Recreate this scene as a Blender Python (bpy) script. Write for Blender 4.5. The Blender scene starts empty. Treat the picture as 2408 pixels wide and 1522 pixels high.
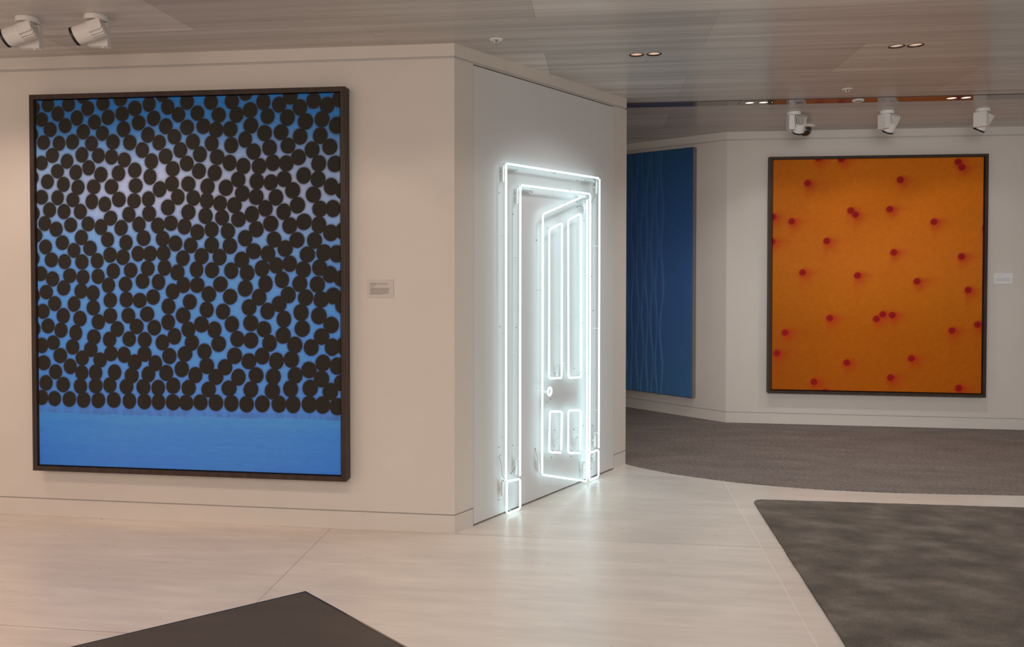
import bpy, bmesh, math, random
import numpy as np
from mathutils import Vector, Matrix
from math import sin, cos, pi, radians

random.seed(7)
SC = bpy.context.scene
COL = SC.collection

# ---------------------------------------------------------------- camera, world, exposure
cam_data = bpy.data.cameras.new('camera')
cam_data.sensor_width = 36.0
cam_data.lens = 1750.0 / 2408.0 * 36.0
cam_data.shift_y = -118.2 / 2408.0
cam_data.clip_start = 0.05
cam = bpy.data.objects.new('camera', cam_data)
COL.objects.link(cam)
PITCH, ROLL = -0.01798, 0.00082
right = Vector((cos(ROLL), -sin(PITCH) * sin(ROLL), cos(PITCH) * sin(ROLL)))
up = Vector((-sin(ROLL), -sin(PITCH) * cos(ROLL), cos(PITCH) * cos(ROLL)))
fwd = Vector((0, cos(PITCH), sin(PITCH)))
cam.matrix_world = Matrix(((right.x, up.x, -fwd.x, 0), (right.y, up.y, -fwd.y, 0),
                           (right.z, up.z, -fwd.z, 1.6), (0, 0, 0, 1)))
SC.camera = cam

world = bpy.data.worlds.new('gallery_ambient')
SC.world = world
world.use_nodes = True
bg = world.node_tree.nodes['Background']
bg.inputs['Color'].default_value = (1.0, 0.92, 0.86, 1)
bg.inputs['Strength'].default_value = 0.30

SC.view_settings.view_transform = 'Standard'
SC.view_settings.look = 'None'
SC.view_settings.exposure = 0.09
SC.view_settings.gamma = 1.0
SC.view_settings.use_curve_mapping = False

# ---------------------------------------------------------------- wall frames
# every wall has its own frame: x runs along the wall, -y points out of it into the room, z is up
PA = Vector((-0.33381, 4.31524, 0))        # convex corner of the left wall and the neon wall
PC = Vector((2.09728, 7.27946, 0))         # concave corner of the far walls
AL, AN, AB = -0.115966, 0.880310, -0.731123


def frame(p, a):
    return Matrix.Translation(p) @ Matrix.Rotation(a, 4, 'Z')


FL, FN, FO, FB = frame(PA, AL), frame(PA, AN), frame(PC, AL), frame(PC, AB)
H = 2.85


def lamp(name, kind, mat_frame, loc, aim, energy, color, size=0.05, cone=60, blend=0.3, parent=None):
    d = bpy.data.lights.new(name, kind)
    d.energy, d.color = energy, color
    if kind == 'SPOT':
        d.spot_size, d.spot_blend, d.shadow_soft_size = radians(cone), blend, size
    else:
        d.shadow_soft_size = size
    o = bpy.data.objects.new(name, d)
    COL.objects.link(o)
    p, q = mat_frame @ Vector(loc), mat_frame @ Vector(aim)
    o.location = p
    o.rotation_euler = (q - p).to_track_quat('-Z', 'Y').to_euler()
    return o


WARM, SOFT, NEUT = (1.0, 0.748, 0.605), (1.0, 0.90, 0.82), (1.0, 0.975, 0.95)
# unseen fill spots added for even brightness: wide ones that wash the whole gallery, tighter ones on the big blue canvas
for k, (x, y, e, c) in enumerate(((-4.2, -4.6, 105, WARM), (-2.0, -5.0, 135, WARM), (0.4, -5.6, 125, SOFT), (2.6, -5.2, 88, NEUT), (5.0, -4.6, 58, NEUT))):
    lamp('added_wash_light', 'SPOT', FL, (x, y, 2.70), (x + 0.2, 0, 1.3), e, c, 1.0, 125, 1.0)
lamp('added_wash_light', 'SPOT', FL, (0.9, -5.2, 2.70), (3.5, 3.2, 1.5), 640, NEUT, 0.9, 33, 0.7)  # narrow fill spot added for the orange wall
for k, (x, y, e) in enumerate(((-3.4, -2.3, 10), (-2.2, -2.3, 10), (-1.0, -2.3, 14), (0.1, -2.0, 14))):
    lamp('added_spot_light', 'SPOT', FL, (x, y, 2.74), (x - 0.1, 0, 0.55), e, WARM, 0.08, 70, 0.25)
# unseen downward spots added to light floor and ceiling more evenly
for x in (-5.0, -2.6, -0.44, 1.1, 2.6, 4.8):
    for y in (-6.4, -4.3, -2.2):
        lamp('down_beam', 'SPOT', FL, (x, y, 2.83), (x, y, 0), 38, WARM if x < 0 else NEUT, 0.06, 140, 1.0)
for x in (-3.0, 4.8, 6.6):
    lamp('down_beam', 'SPOT', FL, (x, -0.3 if x > 0 else -1.0, 2.83), (x, -0.3 if x > 0 else -1.0, 0), 30, WARM if x < 0 else NEUT, 0.06, 140, 1.0)


# ---------------------------------------------------------------- helpers
def lin(r, g, b):
    f = lambda c: c / 12.92 if c <= 0.04045 else ((c + 0.055) / 1.055) ** 2.4
    return (f(r / 255), f(g / 255), f(b / 255), 1)


class Mat:
    def __init__(s, name, color=(0.8, 0.8, 0.8, 1), rough=0.6, metal=0.0, ior=1.5, emit=None, strength=0.0, coat=0.0):
        s.m = bpy.data.materials.new(name)
        s.m.use_nodes = True
        s.t = s.m.node_tree
        s.b = s.t.nodes['Principled BSDF']
        s.set('Base Color', color); s.set('Roughness', rough); s.set('Metallic', metal); s.set('IOR', ior)
        if coat:
            s.set('Coat Weight', coat); s.set('Coat Roughness', 0.1)
        if emit:
            s.set('Emission Color', emit); s.set('Emission Strength', strength)

    def set(s, k, v):
        s.b.inputs[k].default_value = v

    def n(s, kind, **kw):
        nd = s.t.nodes.new(kind)
        for k, v in kw.items():
            if k in nd.inputs:
                nd.inputs[k].default_value = v
            else:
                setattr(nd, k, v)
        return nd

    def l(s, a, b):
        s.t.links.new(a, b)

    def coords(s, scale, kind='Object', loc=(0, 0, 0), rot=(0, 0, 0)):
        tc = s.n('ShaderNodeTexCoord')
        mp = s.n('ShaderNodeMapping')
        mp.inputs['Scale'].default_value = scale
        mp.inputs['Location'].default_value = loc
        mp.inputs['Rotation'].default_value = rot
        s.l(tc.outputs[kind], mp.inputs['Vector'])
        return mp.outputs['Vector']

    def noise(s, scale, detail=4, rough=0.55, kind='Object', loc=(0, 0, 0), rot=(0, 0, 0)):
        nz = s.n('ShaderNodeTexNoise')
        nz.inputs['Scale'].default_value = 1.0
        nz.inputs['Detail'].default_value = detail
        nz.inputs['Roughness'].default_value = rough
        s.l(s.coords(scale, kind, loc, rot), nz.inputs['Vector'])
        return nz.outputs['Fac']

    def ramp(s, fac, stops):
        r = s.n('ShaderNodeValToRGB')
        while len(r.color_ramp.elements) < len(stops):
            r.color_ramp.elements.new(0.5)
        for e, (p, c) in zip(r.color_ramp.elements, stops):
            e.position = p; e.color = c
        s.l(fac, r.inputs['Fac'])
        return r.outputs['Color']

    def mix(s, a, b, fac=1.0, mode='MULTIPLY'):
        m = s.n('ShaderNodeMix', data_type='RGBA', blend_type=mode)
        m.inputs[0].default_value = fac
        for src, i in ((a, 6), (b, 7)):
            if isinstance(src, tuple):
                m.inputs[i].default_value = src
            else:
                s.l(src, m.inputs[i])
        return m.outputs[2]

    def bump(s, h, strength=0.1, dist=0.01):
        b = s.n('ShaderNodeBump')
        b.inputs['Strength'].default_value = strength
        b.inputs['Distance'].default_value = dist
        s.l(h, b.inputs['Height'])
        s.l(b.outputs['Normal'], s.b.inputs['Normal'])

    def col(s, c):
        s.l(c, s.b.inputs['Base Color'])


def g(v):
    return (v, v, v, 1)


def finish(name, bm, mat, parent=None, fr=None, off=None, smooth=False):
    """link bm as one object; off moves the mesh origin, fr is the frame the coordinates were given in"""
    bmesh.ops.recalc_face_normals(bm, faces=bm.faces)
    if off is not None:
        bmesh.ops.translate(bm, verts=bm.verts, vec=-Vector(off))
    me = bpy.data.meshes.new(name)
    bm.to_mesh(me); bm.free()
    if smooth:
        for p in me.polygons:
            p.use_smooth = True
        me.set_sharp_from_angle(angle=radians(40))
    me.materials.append(mat.m if isinstance(mat, Mat) else mat)
    o = bpy.data.objects.new(name, me)
    COL.objects.link(o)
    if parent is not None:
        o.parent = parent
    elif fr is not None:
        o.matrix_world = fr @ Matrix.Translation(Vector(off)) if off is not None else fr
    return o


def tag(o, label, cat, group=None, kind=None):
    o['label'] = label
    o['category'] = cat
    if group: o['group'] = group
    if kind: o['kind'] = kind
    return o


def thing(name, fr, loc, label, cat, group=None, rot=0.0):
    o = bpy.data.objects.new(name, None)
    o.empty_display_size = 0.05
    COL.objects.link(o)
    o.matrix_world = fr @ Matrix.Translation(Vector(loc)) @ Matrix.Rotation(rot, 4, 'Z')
    return tag(o, label, cat, group)


def copy_tree(o, parent=None):
    c = o.copy()
    COL.objects.link(c)
    if parent is not None:
        c.parent = parent
    for ch in list(o.children):
        copy_tree(ch, c)
    return c


def box(bm, x0, x1, y0, y1, z0, z1, bev=0.0):
    r = bmesh.ops.create_cube(bm, size=1.0)
    vs = r['verts']
    for v in vs:
        v.co = Vector((x0 if v.co.x < 0 else x1, y0 if v.co.y < 0 else y1, z0 if v.co.z < 0 else z1))
    if bev:
        es = list({e for v in vs for e in v.link_edges})
        bmesh.ops.bevel(bm, geom=es, offset=bev, segments=2, affect='EDGES', profile=0.6)
    return bm


def prism(bm, pts, z0, z1):
    a = [bm.verts.new((x, y, z0)) for x, y in pts]
    b = [bm.verts.new((x, y, z1)) for x, y in pts]
    n = len(pts)
    bm.faces.new(a[::-1]); bm.faces.new(b)
    for i in range(n):
        bm.faces.new((a[i], a[(i + 1) % n], b[(i + 1) % n], b[i]))
    return bm


def cyl(bm, p0, p1, r0, r1=None, seg=24, caps=True):
    p0, p1 = Vector(p0), Vector(p1)
    r1 = r0 if r1 is None else r1
    d = (p1 - p0).normalized()
    x = d.orthogonal().normalized(); y = d.cross(x)
    ra = [bm.verts.new(p0 + r0 * (cos(2 * pi * i / seg) * x + sin(2 * pi * i / seg) * y)) for i in range(seg)]
    rb = [bm.verts.new(p1 + r1 * (cos(2 * pi * i / seg) * x + sin(2 * pi * i / seg) * y)) for i in range(seg)]
    for i in range(seg):
        bm.faces.new((ra[i], ra[(i + 1) % seg], rb[(i + 1) % seg], rb[i]))
    if caps:
        bm.faces.new(ra[::-1]); bm.faces.new(rb)
    return bm


def lathe(bm, prof, seg=32, c=(0, 0, 0), closed=False):
    """prof: list of (radius, z) turned round the z axis through c"""
    c = Vector(c)
    rings = []
    for r, z in prof:
        if r < 1e-6:
            rings.append([bm.verts.new(c + Vector((0, 0, z)))])
        else:
            rings.append([bm.verts.new(c + Vector((r * cos(2 * pi * i / seg), r * sin(2 * pi * i / seg), z))) for i in range(seg)])
    pairs = list(zip(rings, rings[1:])) + ([(rings[-1], rings[0])] if closed else [])
    for a, b in pairs:
        for i in range(seg):
            j = (i + 1) % seg
            if len(a) == 1 and len(b) == 1: continue
            if len(a) == 1: bm.faces.new((a[0], b[j], b[i]))
            elif len(b) == 1: bm.faces.new((a[i], a[j], b[0]))
            else: bm.faces.new((a[i], a[j], b[j], b[i]))
    return bm


def fillet(pts, r, n=6, closed=False):
    pts = [Vector(p) for p in pts]
    out = []
    m = len(pts)
    for i, p in enumerate(pts):
        if not closed and i in (0, m - 1):
            out.append(p); continue
        a, b = pts[i - 1], pts[(i + 1) % m]
        u, v = (a - p), (b - p)
        rr = min(r, u.length * 0.45, v.length * 0.45)
        u.normalize(); v.normalize()
        s, e = p + u * rr, p + v * rr
        for k in range(n + 1):
            t = k / n
            out.append((1 - t) ** 2 * s + 2 * t * (1 - t) * p + t * t * e)
    return out


def tube(bm, pts, r, seg=12, closed=False):
    pts = [Vector(p) for p in pts]
    m = len(pts)
    tang = []
    for i in range(m):
        a = pts[i - 1] if (i > 0 or closed) else pts[i]
        b = pts[(i + 1) % m] if (i < m - 1 or closed) else pts[i]
        tang.append((b - a).normalized())
    x = tang[0].orthogonal().normalized()
    rings = []
    for i in range(m):
        t = tang[i]
        x = (x - t * x.dot(t)).normalized()
        y = t.cross(x)
        rings.append([bm.verts.new(pts[i] + r * (cos(2 * pi * k / seg) * x + sin(2 * pi * k / seg) * y)) for k in range(seg)])
    prs = list(zip(rings, rings[1:]))
    for a, b in prs:
        for k in range(seg):
            bm.faces.new((a[k], a[(k + 1) % seg], b[(k + 1) % seg], b[k]))
    if closed:
        a, b = rings[-1], rings[0]
        sh = min(range(seg), key=lambda q: (a[0].co - b[q].co).length)
        for k in range(seg):
            bm.faces.new((a[k], a[(k + 1) % seg], b[(k + 1 + sh) % seg], b[(k + sh) % seg]))
    else:
        bm.faces.new(rings[0][::-1]); bm.faces.new(rings[-1])
    return bm


def B():
    return bmesh.new()


# ---------------------------------------------------------------- materials
M = {}
m = M['wall'] = Mat('cream_wall_paint', (0.79, 0.74, 0.685, 1), 0.55)
nz = m.noise((3, 3, 3), 3)
m.col(m.mix((0.79, 0.74, 0.685, 1), m.ramp(nz, [(0.3, g(0.965)), (0.7, g(1.0))])))
m.bump(m.noise((260, 260, 260), 2), 0.03, 0.002)
M['gap'] = Mat('shadow_gap_metal', (0.62, 0.60, 0.58, 1), 0.5)
M['gap_shade'] = Mat('gap_shade', (0.012, 0.011, 0.01, 1), 0.8)  # near-black stand-in for the shade inside narrow gaps

m = M['door'] = Mat('white_door_lacquer', (0.76, 0.765, 0.77, 1), 0.42)
m.bump(m.noise((200, 200, 200), 2), 0.02, 0.002)

# ceiling: grey-brown veneer boards laid along the left wall
m = M['ceiling'] = Mat('ceiling_veneer', rough=0.30, ior=1.18)
bk = m.n('ShaderNodeTexBrick', offset=0.5, offset_frequency=2)
for k, v in (('Scale', 1.0), ('Mortar Size', 0.0016), ('Mortar Smooth', 0.0), ('Bias', 0.0), ('Brick Width', 1.857), ('Row Height', 0.666),
             ('Color1', (0.53, 0.505, 0.475, 1)), ('Color2', (0.74, 0.71, 0.675, 1)), ('Mortar', (0.46, 0.43, 0.40, 1))):
    bk.inputs[k].default_value = v
m.l(m.coords((1, 1, 1), loc=(1.3545 + 1.857 * 20, 0.40 + 0.666 * 40, 0)), bk.inputs['Vector'])
g1 = m.ramp(m.noise((1.0, 42, 1), 4, 0.55), [(0.25, g(0.90)), (0.75, g(1.08))])
g2 = m.ramp(m.noise((0.5, 13, 1), 3, 0.5, loc=(4, 2, 0)), [(0.3, g(0.84)), (0.7, g(1.12))])
m.col(m.mix(m.mix(bk.outputs['Color'], g1), g2))
m.l(m.ramp(m.noise((1.0, 40, 1), 3), [(0.2, g(0.17)), (0.8, g(0.25))]), m.b.inputs['Roughness'])
m = M['strip'] = Mat('polished_ceiling_strip', (0.13, 0.11, 0.10, 1), 0.05, ior=2.1)

# floor: large pale tiles with faint streaks
m = M['floor'] = Mat('pale_floor_tile', rough=0.33)
bk = m.n('ShaderNodeTexBrick', offset=0.0, offset_frequency=2)
for k, v in (('Scale', 1.0), ('Mortar Size', 0.0017), ('Mortar Smooth', 0.0), ('Bias', 0.0), ('Brick Width', 2.485), ('Row Height', 1.30),
             ('Color1', (0.725, 0.66, 0.60, 1)), ('Color2', (0.76, 0.695, 0.635, 1)), ('Mortar', (0.33, 0.27, 0.23, 1))):
    bk.inputs[k].default_value = v
m.l(m.coords((1, 1, 1), loc=(0.75 + 2.485 * 10, 13.0, 0)), bk.inputs['Vector'])
g1 = m.ramp(m.noise((2.2, 17, 1), 5, 0.6, loc=(0, 0, 0.37)), [(0.2, g(0.85)), (0.8, g(1.10))])
g2 = m.ramp(m.noise((1.1, 3.4, 1), 4, 0.6, loc=(2, 5, 0.61)), [(0.2, g(0.88)), (0.8, g(1.08))])
m.col(m.mix(m.mix(bk.outputs['Color'], g1), g2))
m.l(m.ramp(m.noise((3.0, 9, 1), 3, loc=(0, 0, 0.83)), [(0.2, g(0.25)), (0.8, g(0.35))]), m.b.inputs['Roughness'])
M['joint'] = Mat('pale_joint_strip', (0.85, 0.80, 0.74, 1), 0.3)

m = M['carpet'] = Mat('taupe_carpet', rough=0.95)
m.set('Specular IOR Level', 0.1)
c1 = m.ramp(m.noise((38, 150, 1), 2, 0.7, rot=(0, 0, 0.7)), [(0.3, g(0.55)), (0.7, g(1.42))])
c2 = m.ramp(m.noise((2.2, 7, 1), 4, 0.6), [(0.3, g(0.84)), (0.7, g(1.15))])
m.col(m.mix(m.mix((0.245, 0.208, 0.188, 1), c1), c2))
m.bump(m.noise((90, 260, 1), 2, rot=(0, 0, 0.6)), 0.6, 0.006)

m = M['rug'] = Mat('charcoal_pile_rug', rough=0.95)
m.set('Specular IOR Level', 0.1)
m.set('Sheen Weight', 0.25); m.set('Sheen Roughness', 0.5); m.set('Sheen Tint', (0.7, 0.62, 0.56, 1))
c1 = m.ramp(m.noise((3.9, 7.0, 1), 4, 0.55, rot=(0, 0, -0.45)), [(0.32, g(0.58)), (0.5, g(0.93)), (0.68, g(1.45))])
c2 = m.ramp(m.noise((170, 170, 170), 2, 0.7), [(0.25, g(0.65)), (0.75, g(1.35))])
m.col(m.mix(m.mix((0.142, 0.120, 0.102, 1), c1), c2))
m.bump(m.noise((210, 210, 210), 2), 0.7, 0.008)

m = M['frame'] = Mat('dark_stained_wood', rough=0.45)
m.set('Specular IOR Level', 0.2)
m.col(m.mix((0.062, 0.044, 0.036, 1), m.ramp(m.noise((30, 30, 4), 3), [(0.3, g(0.8)), (0.7, g(1.2))])))
M['liner'] = Mat('black_frame_liner', (0.010, 0.009, 0.008, 1), 0.8)
M['raw_edge'] = Mat('raw_canvas_edge', (0.27, 0.225, 0.19, 1), 0.8)

m = M['plinth'] = Mat('dark_oak_top', rough=0.5)
m.col(m.mix(m.mix((0.085, 0.070, 0.060, 1), m.ramp(m.noise((3.0, 14, 14), 4, 0.55, rot=(0, 0, -0.56)), [(0.25, g(0.88)), (0.75, g(1.12))])),
            m.ramp(m.noise((60, 200, 200), 2), [(0.3, g(0.92)), (0.7, g(1.06))])))
M['metal_edge'] = Mat('polished_edge', (0.45, 0.42, 0.40, 1), 0.18, 1.0)

M['white'] = Mat('white_powder_coat', (0.88, 0.86, 0.83, 1), 0.45)
M['black'] = Mat('black_anodised', (0.012, 0.011, 0.010, 1), 0.4)
M['reflector'] = Mat('copper_reflector', (0.85, 0.72, 0.63, 1), 0.35, 0.0)
M['lens'] = Mat('lamp_lens', (0.9, 0.85, 0.8, 1), 0.3, emit=(1.0, 0.87, 0.77, 1), strength=3.4)
M['lens_bright'] = Mat('bright_lamp_lens', (0.9, 0.85, 0.8, 1), 0.3, emit=(1.0, 0.82, 0.68, 1), strength=1.15)
M['led'] = Mat('white_led', (0.9, 0.9, 0.9, 1), 0.3, emit=(1, 1, 1, 1), strength=1.5)
M['dome'] = Mat('smoked_dome', (0.015, 0.017, 0.017, 1), 0.08, coat=1.0)
M['grey'] = Mat('grey_grille', (0.16, 0.13, 0.12, 1), 0.6)
M['chrome'] = Mat('chrome', (0.55, 0.52, 0.48, 1), 0.2, 1.0)
M['neon'] = Mat('neon_glass', (0.9, 0.95, 0.97, 1), 0.2, emit=(0.64, 0.94, 1.0, 1), strength=2.55)
M['electrode'] = Mat('milky_glass', (0.80, 0.84, 0.82, 1), 0.25)
M['wire'] = Mat('grey_wire', (0.30, 0.28, 0.25, 1), 0.5)
M['screw'] = Mat('dark_screw', (0.10, 0.09, 0.085, 1), 0.4)
M['card'] = Mat('white_card', (0.92, 0.93, 0.96, 1), 0.6)
M['card_warm'] = Mat('warm_white_card', (0.70, 0.65, 0.61, 1), 0.6)
M['ink'] = Mat('grey_ink', (0.20, 0.17, 0.16, 1), 0.8)
M['ink_pale'] = Mat('pale_grey_ink', (0.55, 0.54, 0.56, 1), 0.8)

# ---------------------------------------------------------------- the setting
T = 0.14
Z_BASE, Z_GAP0, Z_GAP1 = 0.105, 2.764, 2.778


def struct(name, bm, mat, fr, label, cat):
    return tag(finish(name, bm, mat, fr=fr), label, cat, kind='structure')


def slab(bm, u0, u1, s0, s1, z0, z1, y0=0.0):
    k = 1 - y0 / T
    return prism(bm, [(u0 + s0 * (1 - k), y0), (u1 + s1 * (1 - k), y0), (u1 + s1, T), (u0 + s0, T)], z0, z1)


def wall(side, n, fr, u0, u1, s0, s1, words, main=True):
    if main:
        struct('wall_' + side, slab(B(), u0, u1, s0, s1, Z_BASE + 0.008, Z_GAP0), M['wall'], fr, 'cream painted wall ' + words, 'wall')
        struct('baseboard_' + side, slab(B(), u0, u1, s0, s1, 0, Z_BASE), M['wall'], fr, 'flush cream baseboard under the wall ' + words, 'baseboard')
    struct('trim_%d' % n, slab(B(), u0, u1, s0, s1, Z_GAP1, H), M['wall'], fr, 'cream band between wall and ceiling above the wall ' + words, 'trim')
    bm = B()
    slab(bm, u0, u1, s0, s1, Z_BASE - 0.02, Z_BASE + 0.03, 0.010)
    slab(bm, u0, u1, s0, s1, Z_GAP0 - 0.02, Z_GAP1 + 0.02, 0.010)
    struct('trim_%d' % (n + 1), bm, M['gap'], fr, 'thin recessed metal reveal lines of the wall ' + words, 'trim')


wall('left', 1, FL, -7.0, 0.0, 0.0, -T * 0.543, 'behind the large blue dotted painting')
wall('right', 3, FO, 0.0, 7.0, -T * 0.317, 0.0, 'behind the orange painting')
wall('back', 5, FB, -4.2, 0.0, 0.0, T * 0.317, 'behind the dark blue ribbed canvas')

# the short angled wall: two jambs, a flush door leaf, a band above
bm = B()
slab(bm, 0, 0.162, T * 0.543, 0, Z_BASE + 0.008, Z_GAP0)
slab(bm, 1.745, 1.92, 0, 0, Z_BASE + 0.008, Z_GAP0)
box(bm, 1.92 - T, 1.92, T, 1.9, 0, H)
struct('wall_middle', bm, M['wall'], FN, 'cream painted angled wall around the tall flush door with the neon work', 'wall')
bm = B()
slab(bm, 0, 0.160, T * 0.543, 0, 0, Z_BASE)
slab(bm, 1.747, 1.92, 0, 0, 0, Z_BASE)
struct('baseboard_middle', bm, M['wall'], FN, 'two short flush cream baseboards beside the tall flush door', 'baseboard')
struct('trim_7', slab(B(), 0, 1.92, T * 0.543, 0, Z_GAP1, H), M['wall'], FN, 'cream band above the tall flush door', 'trim')
bm = B()
slab(bm, 0, 0.16, T * 0.543, 0, Z_BASE - 0.02, Z_BASE + 0.03, 0.010)
slab(bm, 1.747, 1.915, 0, 0, Z_BASE - 0.02, Z_BASE + 0.03, 0.010)
slab(bm, 0, 1.915, T * 0.543, 0, Z_GAP0 - 0.0, Z_GAP1 + 0.02, 0.007)
struct('trim_8', bm, M['gap'], FN, 'thin recessed metal reveal lines around the tall flush door', 'trim')
d1 = struct('door_1', box(B(), 0.1645, 1.7425, 0.0, 0.045, 0.011, 2.756, 0.0015), M['door'], FN,
            'tall flush white door leaf that carries the glowing neon door outline', 'door')
struct('trim_9', box(B(), 0.15, 1.755, 0.046, 0.06, 0.0, 2.764), M['gap_shade'], FN, 'near black sheet standing for the shade in the gap around the tall flush door', 'trim')  # black sheet puts shade behind the door gap

# floor and ceiling in the left wall's frame
struct('floor', box(B(), -7.2, 9.0, -9.0, 7.0, -0.12, 0.0), M['floor'], FL, 'pale streaked large format tile floor', 'floor')
struct('trim_10', box(B(), 1.732, 1.7365, -8.9, 1.262, -0.004, 0.0006), M['joint'], FL, 'thin pale joint running across the tile floor towards the far carpet', 'trim')

DL = [(1.056, 0.366), (1.161, 0.360), (2.556, 0.354), (2.657, 0.343)]          # pairs in the veneer
DS = [(2.015, 1.848), (2.120, 1.845), (3.521, 1.846), (3.622, 1.838)]          # pairs in the polished strip
DLR, DSR = 0.043, 0.036


def with_holes(bm, holes, r, z0, z1, name, mat, fr):
    o = finish(name, bm, mat, fr=fr)
    cb = B()
    for x, y in holes:
        cyl(cb, (x, y, z0), (x, y, z1), r, seg=48)
    c = finish('cutter', cb, mat, fr=fr)
    md = o.modifiers.new('holes', 'BOOLEAN')
    md.operation, md.object, md.solver = 'DIFFERENCE', c, 'EXACT'
    bpy.context.view_layer.update()
    me = bpy.data.meshes.new_from_object(o.evaluated_get(bpy.context.evaluated_depsgraph_get()))
    o.modifiers.clear()
    o.data = me
    bpy.data.objects.remove(c)
    return o


bm = B()
box(bm, -7.2, 9.0, -9.0, 1.757, H, H + 0.10)
box(bm, -7.2, 9.0, 1.943, 7.0, H, H + 0.10)
tag(with_holes(bm, DL, DLR, H - 0.05, H + 0.08, 'ceiling', M['ceiling'], FL), 'grey brown wood veneer ceiling', 'ceiling', kind='structure')
bm = B()
box(bm, -7.2, 1.932, 1.769, 1.931, H - 0.003, H + 0.09)
box(bm, 1.936, 9.0, 1.769, 1.931, H - 0.003, H + 0.09)
for v in bm.verts:                      # the strip hangs a hair lower along its far edge
    if v.co.z < H and v.co.y > 1.85:
        v.co.z -= 0.0026
tag(with_holes(bm, DS, DSR, H - 0.05, H + 0.08, 'trim_11', M['strip'], FL), 'dark polished strip let into the wood ceiling', 'trim', kind='structure')
bm = B()
box(bm, -7.2, 9.0, 1.70, 2.0, H + 0.101, H + 0.12)
box(bm, -7.2, 9.0, 1.7572, 1.7688, H + 0.003, H + 0.10)
box(bm, -7.2, 9.0, 1.9312, 1.9428, H + 0.003, H + 0.10)
struct('trim_12', bm, M['gap_shade'], FL, 'near black fill standing for the shade in the gaps beside the polished ceiling strip', 'trim')  # black fill keeps the edge gaps dark, as shade would

# ---------------------------------------------------------------- carpet, rug, low table
FLi = FL.inverted()
loc = lambda fr, x, y: tuple((FLi @ (fr @ Vector((x, y, 0)))).xy)
edge = [loc(FN, 1.921, -0.001), (1.240, 1.475), (1.438, 1.363), (1.729, 1.253), (1.95, 1.195), (2.149, 1.155), (2.35, 1.128), (2.565, 1.113),
        (2.85, 1.108), (3.125, 1.117), (3.45, 1.135), (3.8, 1.16), (4.4, 1.22), (5.2, 1.34), (6.6, 1.6)]
# a smooth run through the measured points
sm = []
for i in range(len(edge) - 1):
    p0, p1, p2, p3 = (Vector(edge[max(i - 1, 0)]), Vector(edge[i]), Vector(edge[i + 1]), Vector(edge[min(i + 2, len(edge) - 1)]))
    for k in range(6):
        t = k / 6
        sm.append(tuple(0.5 * (2 * p1 + (p2 - p0) * t + (2 * p0 - 5 * p1 + 4 * p2 - p3) * t * t + (3 * p1 - p0 - 3 * p2 + p3) * t ** 3)))
sm.append(edge[-1])
back = [loc(FO, 6.9, -0.002), loc(FO, 0.0, -0.002), loc(FB, -2.6, -0.002), loc(FN, 1.922, 1.3)]
tag(finish('carpet', prism(B(), sm + back, 0.0, 0.006), M['carpet'], fr=FL),
    'taupe carpet with a curved front edge below the orange painting', 'carpet')

bm = B()
ru0, rv1 = 1.850, 0.815
corner = [(ru0 + 0.05 - 0.05 * cos(a), rv1 - 0.05 + 0.05 * sin(a)) for a in [pi / 2 * k / 8 for k in range(9)]]
random.seed(3)
rim = [(ru0 + random.uniform(-0.002, 0.002), -3.2 + 0.08 * k) for k in range(50)]
rim = [p for p in rim if p[1] < rv1 - 0.07]
top = [(ru0 + 0.06 + 0.05 * k, rv1 + 0.02 * (0.05 * k) + random.uniform(-0.0025, 0.0025)) for k in range(1, 84)]
pts = rim + corner + top + [(top[-1][0], -3.2)]
prism(bm, pts, 0.0, 0.014)
tops = [e for e in bm.edges if all(v.co.z > 0.01 for v in e.verts)]
bmesh.ops.bevel(bm, geom=tops, offset=0.006, segments=2, affect='EDGES')
tag(finish('rug', bm, M['rug'], fr=FL), 'mottled charcoal rug with a rounded corner on the pale tile floor', 'rug')

# low table near the viewer
FT = Matrix.Translation((-0.715, 2.557, 0))
t = thing('low_table', FT, (-0.12, -0.72, 0), 'dark low table with thin polished edges standing on the tile floor near the viewer', 'table')
q = [(0, 0), (0.905, -0.83), (-0.05, -1.42), (-1.02, -0.64)]
off = (-0.12, -0.72, 0)
finish('tabletop', prism(B(), q, 0.405, 0.45), M['plinth'], t, off=off)
sh = lambda k: [(x + (off[0] - x) * k, y + (off[1] - y) * k) for x, y in q]
bm = B()
o_, i_ = sh(-0.003), sh(0.006)
for z0, z1 in ((0.444, 0.4515),):
    for k in range(4):
        a, b, c, d = o_[k], o_[(k + 1) % 4], i_[(k + 1) % 4], i_[k]
        prism(bm, [a, b, c, d], z0, z1)
finish('edge_band', bm, M['metal_edge'], t, off=off)['label'] = 'thin polished metal edge'
finish('base', prism(B(), sh(0.12), 0.0, 0.405), M['plinth'], t, off=off)

# ---------------------------------------------------------------- paintings
def paint(name, rough=0.6, tex=0.06, weave=(500, 500)):
    m = Mat(name, rough=rough)
    m.set('Specular IOR Level', 0.15)
    at = m.n('ShaderNodeAttribute', attribute_name='paint')
    a = m.ramp(m.noise((14, 14, 120), 3), [(0.3, g(1 - tex)), (0.7, g(1 + tex))])
    m.col(m.mix(at.outputs['Color'], a))
    m.bump(m.noise((420, 420, 420), 2), 0.05, 0.002)
    return m


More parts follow.
